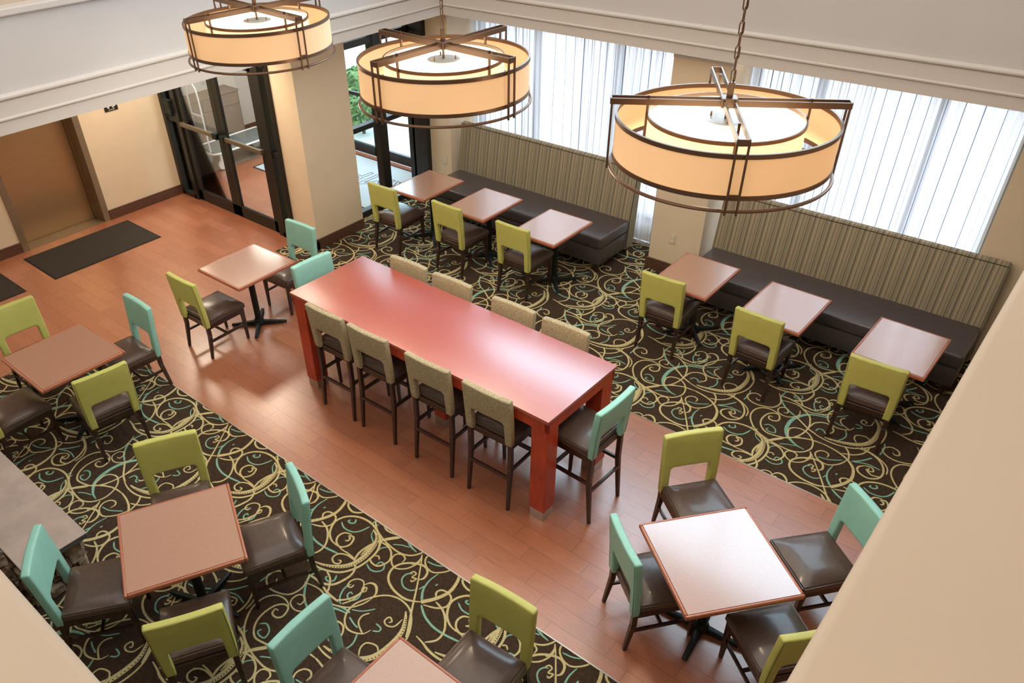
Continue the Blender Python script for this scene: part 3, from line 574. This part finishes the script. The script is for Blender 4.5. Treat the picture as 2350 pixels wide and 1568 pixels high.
def chair_proto(name, cat, sc, fabric, st):
    # sc: seat z, post z, opening z, top z, leg data
    t = thing(name, 'chair', cat, (0, 0, 0))
    zs, zp, zo, zt = sc
    obj('seat', seat_bm(.455, -.185, .262, zs-.085, zs), 'seat_leather', t, True)
    f = NB(); box(f, -.20, .20, .215, .24, zs-.14, zs-.083, .003, 1); box(f, -.195, .195, -.2, -.175, zs-.14, zs-.083, .003, 1)
    for s in (-1, 1): box(f, min(s*.19, s*.215), max(s*.19, s*.215), -.19, .235, zs-.14, zs-.083, .003, 1)
    obj('seat_frame', f, 'dark_wood', t)
    b, o = back_bm(.455, zp, zt, zo, .315, -.205, .04); bk = obj('backrest', b, fabric, t, True)
    q = NB(); hw = .2275; pts = []
    seq = [(hw-.012, zp+.01), (hw-.008, (zp+zt)/2), (hw-.010, zt-.018), (hw-.03, zt-.010), (0, zt-.010), (-hw+.03, zt-.010), (-hw+.010, zt-.018), (-hw+.008, (zp+zt)/2), (-hw+.012, zp+.01)]
    for x, z in seq: pts.append((x, bend(x, z, -.0262, hw, zp, zt, -.205, .04), z))
    tube(q, pts, .0016, 5); obj('stitched_seam', q, st, bk)
    for s in (-1, 1):
        l = NB(); hexa(l, sq(s*.19, .232, 0, .0125, .0125), sq(s*.195, .222, zs-.085, .021, .021)); obj('leg', l, 'dark_wood', t)
        l = NB(); m = sq(s*.198, -.205, zs*.55, .019, .019)
        hexa(l, sq(s*.203, -.243, 0, .0125, .0135), m); hexa(l, m, sq(s*.197, -.205, zp+.05, .019, .019)); obj('leg', l, 'dark_wood', t)
    if zs < .6:
        for s in (-1, 1):
            k = NB(); bar(k, (s*.196, .225, .19), (s*.199, -.218, .19), .016, .026); obj('stretcher', k, 'dark_wood', t)
        k = NB(); bar(k, (-.19, .0, .19), (.19, .0, .19), .02, .022); obj('stretcher', k, 'dark_wood', t)
    else:
        for s in (-1, 1):
            k = NB(); bar(k, (s*.194, .225, .40), (s*.199, -.212, .40), .018, .03); obj('stretcher', k, 'dark_wood', t)
        k = NB(); bar(k, (-.19, -.222, .33), (.19, -.222, .33), .018, .03); obj('stretcher', k, 'dark_wood', t)
        k = NB(); bar(k, (-.19, .226, .26), (.19, .226, .26), .02, .035); obj('foot_rail', k, 'dark_wood', t)
    return t
DC = (.475, .355, .60, .885); SC_ = (.765, .665, .885, 1.125)
PROTO = {}
def place(kind, mx, my, rz, label, group):
    if kind not in PROTO:
        fab = {'g': ('green_vinyl', 'stitch'), 't': ('teal_vinyl', 'stitch_teal'), 'w': ('tweed', 'stitch_tan'), 'b': ('teal_vinyl', 'stitch_teal')}[kind]
        o = chair_proto('bar_stool' if kind in 'wb' else 'dining_chair', 'stool' if kind in 'wb' else 'chair', SC_ if kind in 'wb' else DC, *fab); PROTO[kind] = o
    else: o = copy_tree(PROTO[kind])
    a = R(rz); o.location = (mx-sin(a)*.245, my+cos(a)*.245, 0); o.rotation_euler = (0, 0, a); o['label'] = label; o['group'] = group
GW = 'green-backed chairs facing the window benches'; G4 = 'upholstered chairs around the lobby tables'
place('g', -6.691, 6.101, 1.7, 'green-backed chair at the window table nearest the entrance pier', GW)
place('g', -5.704, 6.17, -1.0, 'green-backed chair at the middle table of the left window bench', GW)
place('g', -4.764, 6.20, .1, 'green-backed chair at the right-hand table of the left window bench', GW)
place('g', -2.914, 6.196, 2.5, 'green-backed chair at the window table beside the middle pier', GW)
place('g', -1.910, 6.114, -1.5, 'green-backed chair at the middle table of the right window bench', GW)
place('g', -.850, 6.012, 3.2, 'green-backed chair at the last window table by the right parapet', GW)
place('g', -6.63, 3.254, 1.5, 'green-backed chair alone on the tile at the table near the lift', G4)
place('t', -6.66, 4.80, 183, 'teal-backed chair behind the tile-floor table, in front of the entrance pier', G4)
place('g', -7.49, 1.94, -92, 'green-backed chair facing us across the table at the left frame edge', G4)
place('t', -6.582, 2.744, 178.7, 'teal-backed chair on the far side of the leftmost table', G4)
place('g', -5.78, 1.925, 82, 'green-backed chair seen from behind at the leftmost table', G4)
place('g', -6.55, 1.13, 2, 'chair at the left frame edge showing only its brown seat, beside the hearth', G4)
place('g', -4.605, 1.80, -119.2, 'green-backed chair at the far side of the turned table by the hearth', G4)
place('t', -3.472, 2.12, 155.7, 'teal-backed chair seen edge-on right of the turned table by the hearth', G4)
place('g', -3.119, .983, 60.6, 'green-backed chair seen from behind below the turned table by the hearth', G4)
place('t', -4.308, .658, -34.9, 'teal-backed chair between the hearth slab and the turned table', G4)
place('t', -2.576, 1.396, -87, 'teal-backed chair left of the table cut by the bottom frame edge', G4)
place('g', -1.79, 2.285, 184.0, 'green-backed chair right of the table cut by the bottom frame edge', G4)
place('g', -1.607, 4.292, -128.6, 'green-backed chair at the far corner of the turned table by the right parapet', G4)
place('t', -1.457, 3.10, -38, 'teal-backed chair left of the turned table by the right parapet', G4)
place('t', -.366, 4.344, 141.4, 'teal-backed chair partly hidden by the parapet, behind the turned table', G4)
place('g', -.278, 3.19, 51.8, 'green-backed chair half hidden by the parapet, in front of the turned table', G4)
GS = 'stools at the long red table'
for i, (x, w) in enumerate(((-4.716, 'tweed-backed stool on the near side, closest to the red table\'s left leg'), (-4.185, 'tweed-backed stool on the near side, second from the red table\'s left leg'), (-3.508, 'tweed-backed stool on the near side, third from the red table\'s left leg'), (-2.906, 'tweed-backed stool on the near side, closest to the red table\'s front corner leg'))): place('w', x, 3.492, 1, w, GS)
for x, w in ((-4.754, 'tweed stool on the window side, only its back showing, farthest left'), (-4.206, 'tweed stool on the window side, only its back showing, second from left'), (-3.498, 'tweed stool on the window side, only its back showing, third from left'), (-2.952, 'tweed stool on the window side, only its back showing, nearest the right end')): place('w', x, 4.585, 181, w, GS)
place('b', -2.105, 3.99, 88, 'teal-backed bar stool at the right end of the long red table', GS)
place('b', -5.531, 4.04, -93, 'teal-backed bar stool behind the far left end of the long red table', GS)

# ---------------- small tables ----------------
def table(cx, cy, w, d, rz, label, tall=.74, off=0):
    t = thing('cafe_table', label, 'table', (cx, cy, 0), R(rz), 'laminate cafe tables')
    b = NB(); e = .02; box(b, -w/2+e, w/2-e, -d/2+e, d/2-e, tall-.034, tall, 0); obj('tabletop', b, 'laminate', t)
    b = NB()  # hardwood edge band: four mitred rails
    for s in (-1, 1):
        box(b, -w/2, w/2, min(s*d/2, s*(d/2-e)), max(s*d/2, s*(d/2-e)), tall-.034, tall+.0005, .008, 3); box(b, min(s*w/2, s*(w/2-e)), max(s*w/2, s*(w/2-e)), -d/2+e, d/2-e, tall-.034, tall+.0005, .008, 3)
    obj('edge_band', b, 'edge_wood', t, True)
    b = NB(); tube(b, [(0, off, .03), (0, off, tall-.05)], .034, 20); obj('column', b, 'black_iron', t, True)
    b = NB(); box(b, -.2, .2, -.03, .03, tall-.05, tall-.035); box(b, -.03, .03, off-.2, off+.2, tall-.05, tall-.035); obj('top_plate', b, 'black_iron', t)
    b = NB(); lathe(b, [(.05, .02), (.06, .03), (.055, .055), (.04, .09)], 20)
    for k in range(4):
        a = pi/4+k*pi/2; c, s = cos(a), sin(a); L = .30; px, py = -s, c
        hexa(b, [(c*.03-px*.03, s*.03-py*.03, .012), (c*L-px*.02, s*L-py*.02, .012), (c*L+px*.02, s*L+py*.02, .012), (c*.03+px*.03, s*.03+py*.03, .012)],
             [(c*.03-px*.02, s*.03-py*.02, .06), (c*L-px*.014, s*L-py*.014, .032), (c*L+px*.014, s*L+py*.014, .032), (c*.03+px*.02, s*.03+py*.02, .06)], .003)
    bmesh.ops.translate(b, verts=b.verts, vec=(0, off, 0)); base = obj('base', b, 'black_iron', t, True)
    for k in range(4):
        a = pi/4+k*pi/2; q = NB(); lathe(q, [(.016, 0), (.018, .006), (.012, .013)], 12, (cos(a)*.275, off+sin(a)*.275, 0)); obj('glide', q, 'chrome', base, True)
table(-6.53, 6.715, .60, .76, 0, 'cafe table at the left window bench, next to the entrance glazing', off=.085)
table(-5.585, 6.71, .60, .76, 0, 'cafe table at the left window bench, middle of its three', off=.085)
table(-4.58, 6.695, .60, .76, 0, 'cafe table at the left window bench, nearest the middle pier', off=.085)
table(-2.80, 6.68, .60, .76, 0, 'cafe table at the right window bench, next to the middle pier', off=.12)
table(-1.865, 6.635, .60, .76, -1, 'cafe table at the right window bench, middle of its three', off=.03)
table(-.82, 6.615, .60, .76, -1, 'cafe table at the right window bench, nearest the right parapet', off=.12)
table(-6.58, 3.985, .70, .745, 1, 'cafe table standing on the tile between the lift and the long red table')
table(-6.505, 1.93, .775, .765, 0, 'cafe table at the left frame edge on the carpet corner')
table(-3.813, 1.378, .76, .76, -26.5, 'square cafe table set at an angle beside the stone hearth')
table(-1.752, 1.372, .77, .77, 0, 'cafe table cut off by the bottom edge of the view')
table(-.977, 3.446, .765, .765, 51.4, 'square cafe table set at an angle next to the right parapet')

# ---------------- long red table ----------------
t = thing('communal_table', 'long high red communal table with square chrome-footed legs', 'table', (-3.84, 4.018, 0), R(-.7))
w, d = 2.925, .905; TZ = 1.052
b = NB(); box(b, -w/2, w/2, -d/2, d/2, TZ-.028, TZ, .003, 2); obj('tabletop', b, 'red_top', t, True)
b = NB(); i = .012
for s in (-1, 1):
    box(b, -w/2+i, w/2-i, min(s*(d/2-i), s*(d/2-.04)), max(s*(d/2-i), s*(d/2-.04)), TZ-.125, TZ-.028); box(b, min(s*(w/2-i), s*(w/2-.04)), max(s*(w/2-i), s*(w/2-.04)), -d/2+i, d/2-i, TZ-.125, TZ-.028)
obj('apron', b, 'red_wood', t)
for x, y in ((-1, -1), (-1, 1), (1, -1), (1, 1), (0, 0)):
    cx, cy = x*(w/2-.09), y*(d/2-.09)
    l = NB(); box(l, cx-.072, cx+.072, cy-.072, cy+.072, .095, TZ-.029, .003, 1); lg = obj('leg', l, 'red_wood', t)
    p = NB(); box(p, cx-.066, cx+.066, cy-.066, cy+.066, 0, .096, .002, 1); obj('chrome_foot', p, 'chrome', lg)

# ---------------- chandeliers ----------------
def chandelier(x, y, rz, label):
    Z = 3.30; t = thing('drum_chandelier', label, 'chandelier', (x, y, 0), R(rz), 'drum chandeliers'); Ro, Ri = .545, .385; ZB = Z-.195
    b = NB(); lathe(b, [(Ro-.004, ZB), (Ro, ZB), (Ro, Z), (Ro-.004, Z)], 96, closed=True); obj('outer_shade', b, 'shade_outer', t, True)
    b = NB(); lathe(b, [(Ri-.004, ZB), (Ri, ZB), (Ri, Z), (Ri-.004, Z)], 96, closed=True); ins = obj('inner_shade', b, 'shade_inner', t, True)
    for nm, r, z, hh, th in (('rim', Ro, Z, .022, .008), ('rim', Ro, ZB, .022, .008), ('rim', Ri, Z, .018, .006), ('rim', Ri, ZB, .018, .006)):
        b = NB(); lathe(b, [(r-th, z-hh/2), (r+th*.6, z-hh/2), (r+th*.6, z+hh/2), (r-th, z+hh/2)], 96, closed=True); obj(nm, b, 'bronze', t, True)
    b = NB(); lathe(b, [(Ri-.012, Z-.025), (Ri-.012, Z-.015)], 96); df = obj('top_diffuser', b, 'diffuser', ins, True)
    b = NB(); lathe(b, [(Ri-.012, ZB+.010), (Ri-.012, ZB+.018)], 96); obj('bottom_diffuser', b, 'diffuser', ins, True)
    b = NB(); lathe(b, [(.105, Z-.014), (.105, Z-.008), (.09, Z-.005)], 40)
    cp = obj('centre_cap', b, 'lamp_cap', t, True)
    for k in range(3): b = NB(); a = k*2*pi/3+.5; tube(b, [(.08*cos(a), .08*sin(a), Z-.008), (.08*cos(a), .08*sin(a), Z+.016)], .005, 8); obj('stud', b, 'bronze', cp)
    b = NB(); tube(b, [(0, 0, Z-.01), (0, 0, Z+.10)], .008, 10); obj('stem', b, 'bronze', cp)
    ring = [( (Ro+.012)*cos(2*pi*k/96), (Ro+.012)*sin(2*pi*k/96), Z-.255) for k in range(96)]
    b = NB(); tube(b, ring, .009, 8, closed=True); obj('lower_ring', b, 'bronze', t, True)
    L = Ro+.03
    for ax in (0, 1):
        for s in (-1, 1):
            b = NB(); o = s*.026; A = (-L, o, Z+.075) if ax == 0 else (o, -L, Z+.075); B = (L, o, Z+.075) if ax == 0 else (o, L, Z+.075); bar(b, A, B, .008, .03); obj('cross_bar', b, 'bronze', t)
    for k in range(4):
        c, s = cos(k*pi/2), sin(k*pi/2); q = NB(); f = lambda r, o: (r*c-o*s, r*s+o*c)
        bar(q, (*f(L, -.026), Z+.075), (*f(L, .026), Z+.075), .008, .03)
        for o in (-.026, .026): bar(q, (*f(L-.006, o), Z+.08), (*f(L-.006, o), Z-.27), .010, .010)
        bar(q, (*f(L-.006, -.026), ZB+.02), (*f(L-.006, .026), ZB+.02), .008, .012)
        obj('end_bracket', q, 'bronze', t)
        q = NB(); bar(q, (*f(Ri+.006, 0), Z+.10), (*f(Ri+.006, 0), ZB-.01), .012, .012); obj('hanger_rod', q, 'bronze', t)
    b = NB(); box(b, -.04, .04, -.04, .04, Z+.055, Z+.10, .004, 1); tube(b, [(0, 0, Z+.09), (0, 0, Z+.17)], .016, 12); obj('hub', b, 'bronze', t)
    b = NB(); z = Z+.165; k = 0
    while z < 6.54:
        pts = []; hl, hwid = .034, .011
        for i in range(12):
            a = 2*pi*i/12; u, v = hwid*cos(a), hl*.62*sin(a)+(hl*.38 if sin(a) > 0 else -hl*.38)
            pts.append((u, 0, z+hl+v) if k % 2 == 0 else (0, u, z+hl+v))
        tube(b, pts, .0034, 5, closed=True); z += .054; k += 1
    obj('chain', b, 'bronze', t, True)
    b = NB(); tube(b, [(.004, .004, Z+.16), (.006, -.004, 4.4), (.0, .0, 6.58)], .003, 6); obj('cord', b, 'bronze', t)
    b = NB(); lathe(b, [(.02, 6.54), (.065, 6.55), (.075, 6.60)], 24); obj('canopy', b, 'bronze', t, True)
    l = bpy.data.lights.new('chandelier_bulb', 'POINT'); l.energy = L_BULB; l.color = (1, .82, .6); l.shadow_soft_size = .12
    o = bpy.data.objects.new('chandelier_bulb', l); COL.objects.link(o); o.location = (x, y, ZB-.10)
chandelier(-5.41, 3.82, -5, 'drum chandelier farthest left, cut by the top of the view')
chandelier(-3.50, 3.82, -3, 'drum chandelier in the middle, its cross bars at an X')
chandelier(-1.58, 3.80, 32, 'nearest and largest-looking drum chandelier on the right, chain in view')

# ---------------- lift lobby and walls ----------------
def floor_mat(x0, x1, y0, y1, label):
    t = thing('floor_mat', label, 'mat', (0, 0, 0)); b = NB(); box(b, x0+.015, x1-.015, y0+.015, y1-.015, .0005, .009, .003, 1); obj('pile', b, 'dark_mat', t)
    b = NB(); box(b, x0, x1, y0, y1, 0, .005, .002, 1); obj('rubber_edge', b, 'dark_mat_edge', t)
floor_mat(-10.27, -9.41, 3.045, 4.52, 'dark rectangular mat on the tile in front of the lift door')
floor_mat(-10.27, -9.41, 1.22, 2.69, 'dark mat cut off by the left frame edge')
b = NB(); box(b, XW, XW+.008, 4.757, 4.946, 1.393, 1.62, .002, 1); sg = obj('stair_sign', b, 'sign_black'); tag(sg, 'small black pictogram sign on the cream wall right of the lift', 'sign')
b = NB(); X = XW+.0085
bar(b, (X, 4.815, 1.425), (X, 4.85, 1.53), .002, .012, (0, 1, 0)); bar(b, (X, 4.85, 1.50), (X, 4.885, 1.425), .002, .012, (0, 1, 0)); bar(b, (X, 4.80, 1.44), (X, 4.84, 1.49), .002, .010, (0, 1, 0))
for k in range(5): box(b, X-.001, X+.001, 4.81+k*.018, 4.824+k*.018, 1.407, 1.413)
c = NB(); 
tt = bmesh.new(); bmesh.ops.create_uvsphere(tt, u_segments=14, v_segments=8, radius=.013); merge(b, tt, 0, Matrix.Translation((X, 4.90, 1.452)) @ Matrix.Diagonal((.1, 1, 1, 1)))
tt = bmesh.new(); bmesh.ops.create_uvsphere(tt, u_segments=14, v_segments=8, radius=.013); merge(b, tt, 0, Matrix.Translation((X, 4.85, 1.57)) @ Matrix.Diagonal((.1, 1, 1, 1)))
obj('pictogram', b, 'sign_white', sg)
def outlet(x, z, label):
    Y = 7.78; t = tag(obj('wall_outlet', box(NB(), x-.036, x+.036, Y-.008, Y, z-.06, z+.06, .003, 2), 'outlet'), label, 'outlet')
    for s in (-1, 1):
        b = NB(); box(b, x-.017, x+.017, Y-.0105, Y-.007, z+s*.026-.016, z+s*.026+.016, .004, 2); obj('socket', b, 'sign_white', t)
outlet(-3.617, .452, 'cream power outlet on the middle window pier'); outlet(-7.181, .58, 'cream power outlet on the pier left of the window benches')
# vestibule mats, cart and cabinet
t = tag(obj('floor_mat', box(NB(), -11.87, -10.80, 5.70, 8.28, 0, .006, .002, 1), 'grey_mat'), 'greige mat under the luggage cart in the vestibule', 'mat')
t = thing('logo_mat', 'pale blue-grey entrance mat with dark outlined lettering in the vestibule', 'mat'); b = NB(); box(b, -10.46, -7.80, 6.82, 8.22, 0, .008, .003, 1); obj('pile', b, 'pale_mat', t)
b = NB()
for a in ((-10.46, -7.80, 6.82, 6.845), (-10.46, -7.80, 8.195, 8.22), (-10.46, -10.435, 6.82, 8.22), (-7.825, -7.80, 6.82, 8.22)): box(b, *a, .0075, .0095)
obj('border', b, 'dark_mat_edge', t)
cu = bpy.data.curves.new('lettering', 'FONT'); cu.body = 'HAMPTON'; cu.size = .62; cu.fill_mode = 'NONE'; cu.bevel_depth = .007; cu.bevel_resolution = 1; cu.align_x = 'CENTER'; cu.align_y = 'CENTER'; cu.resolution_u = 4
to = bpy.data.objects.new('lettering', cu); COL.objects.link(to); to.location = (-8.85, 7.62, .008); to.rotation_euler = (0, 0, R(180))
bpy.context.view_layer.update(); dg = bpy.context.evaluated_depsgraph_get(); me = bpy.data.meshes.new_from_object(to.evaluated_get(dg)); me.materials.clear(); me.materials.append(MT['ink'])
lo = bpy.data.objects.new('lettering', me); COL.objects.link(lo); lo.matrix_world = to.matrix_world.copy(); lo.parent = t; bpy.data.objects.remove(to)
for v in me.vertices: v.co.z *= .25
t = thing('luggage_cart', 'white-framed luggage cart with grey deck seen through the glass doors', 'luggage cart', (-10.95, 6.95, 0))
b = NB(); box(b, -.26, .26, -.58, .58, .285, .305, .015, 2); obj('deck', b, 'deck_grey', t)
def rrect(hx, hy, r, z, n=6):
    o = []
    for cx, cy, a0 in ((hx-r, hy-r, 0), (-hx+r, hy-r, 90), (-hx+r, -hy+r, 180), (hx-r, -hy+r, 270)):
        for i in range(n+1): a = R(a0+90*i/n); o.append((cx+r*cos(a), cy+r*sin(a), z))
    return o
b = NB(); tube(b, rrect(.29, .64, .12, .295), .016, 8, closed=True); obj('bumper', b, 'white_metal', t, True)
b = NB(); pts = [(-.14, -.60, .30), (-.14, -.61, 1.15), (-.12, -.61, 1.27), (-.06, -.61, 1.33), (.06, -.61, 1.33), (.12, -.61, 1.27), (.14, -.61, 1.15), (.14, -.60, .30)]
tube(b, pts, .013, 8); bar(b, (-.14, -.605, .85), (.14, -.605, .85), .02, .03); obj('handle_hoop', b, 'white_metal', t, True)
for sx in (-1, 1):
    for sy in (-1, 1):
        x, y = sx*.2, sy*.47; b = NB(); box(b, x-.02, x+.02, y-.028, y+.028, .14, .285); cs = obj('caster', b, 'white_metal', t)
        w_ = NB(); lathe(w_, [(.03, -.017), (.075, -.017), (.08, 0), (.075, .017), (.03, .017)], 20); bmesh.ops.rotate(w_, verts=w_.verts, matrix=Matrix.Rotation(pi/2, 3, 'Y')); bmesh.ops.translate(w_, verts=w_.verts, vec=(x, y, .087)); obj('wheel', w_, 'white_metal', cs, True)
t = thing('brochure_cabinet', 'low taupe cabinet against the vestibule wall behind the luggage cart', 'cabinet', (-11.69, 6.78, 0))
b = NB(); box(b, -.19, .19, -.72, .72, .006, .86, .004, 1); obj('body', b, 'taupe_panel', t)
b = NB(); box(b, -.2, .205, -.73, .73, .86, .885, .004, 1); obj('top', b, 'taupe_panel', t)
for y in (-.36, .36):
    b = NB(); box(b, .19, .2, y-.35, y+.35, .05, .64, .003, 1); obj('door', b, 'taupe_panel', t)
    b = NB(); box(b, .19, .2, y-.35, y+.35, .67, .83, .003, 1); obj('upper_panel', b, 'taupe_panel', t)
t = thing('blind_cord', 'thin white cord hanging down the vestibule wall', 'cord'); b = NB(); tube(b, [(-11.87, 8.06, 2.2), (-11.87, 8.06, .35)], .008, 6); obj('cord', b, 'white_metal', t)
b = NB(); tube(b, [(-11.87, 8.04, 2.2), (-11.87, 8.01, 1.2), (-11.87, 8.0, 1.1), (-11.87, 8.03, 1.02), (-11.87, 8.06, 1.1), (-11.87, 8.06, 1.3)], .004, 6); obj('pull_loop', b, 'dark_mat', t)

# ---------------- stone hearth ----------------
t = thing('stone_hearth', 'raised hearth of rough stone with a smooth slate slab at the left', 'hearth', (0, 0, 0))
b = NB(); box(b, -8.4, -4.655, .60, 1.068, .40, .45, .004, 1, 0)
b.normal_update()
for f in b.faces:
    if abs(f.normal.z) < .5: f.material_index = 1
sl = obj('slab', b, ['slate', 'slate_edge'], t)
bm = NB(); rnd = random.Random(3)
def stones(bm, x0, x1, y0, y1, z0, z1, face, mi_list=(0, 1)):
    z = z0
    while z < z1-.02:
        h = min(rnd.uniform(.06, .13), z1-z); u = (x0 if face == 'y' else y0); end = (x1 if face == 'y' else y1)
        while u < end-.01:
            l = min(rnd.uniform(.07, .22), end-u); dd = rnd.uniform(-.02, .02); g_ = .006
            if face == 'y': a = (u+g_, u+l-g_, y0, y1+dd)
            else: a = (x0, x1+dd, u+g_, u+l-g_)
            tb = bmesh.new(); box(tb, *a, z+g_, z+h-g_, .012, 2)
            for v in tb.verts: v.co += Vector([rnd.uniform(-.011, .011) for _ in range(3)])
            merge(bm, tb, rnd.choice(mi_list)); u += l
        z += h
stones(bm, -8.4, -4.80, 1.0, 1.03, 0, .40, 'y'); stones(bm, -4.80, -4.74, .58, 1.03, 0, .40, 'x'); box(bm, -8.4, -4.82, .55, 1.0, 0, .395, 0, 2, 0)
obj('stone_base', bm, ['stone', 'stone_pale'], t)
bm = NB(); stones(bm, -8.4, -4.78, .50, .57, .0, 2.4, 'y'); stones(bm, -4.80, -4.74, -.5, .50, 0, 2.4, 'x'); box(bm, -8.4, -4.82, -.6, .50, 0, 2.4, 0, 2, 0)
obj('chimney_breast', bm, ['stone', 'stone_pale'], t)
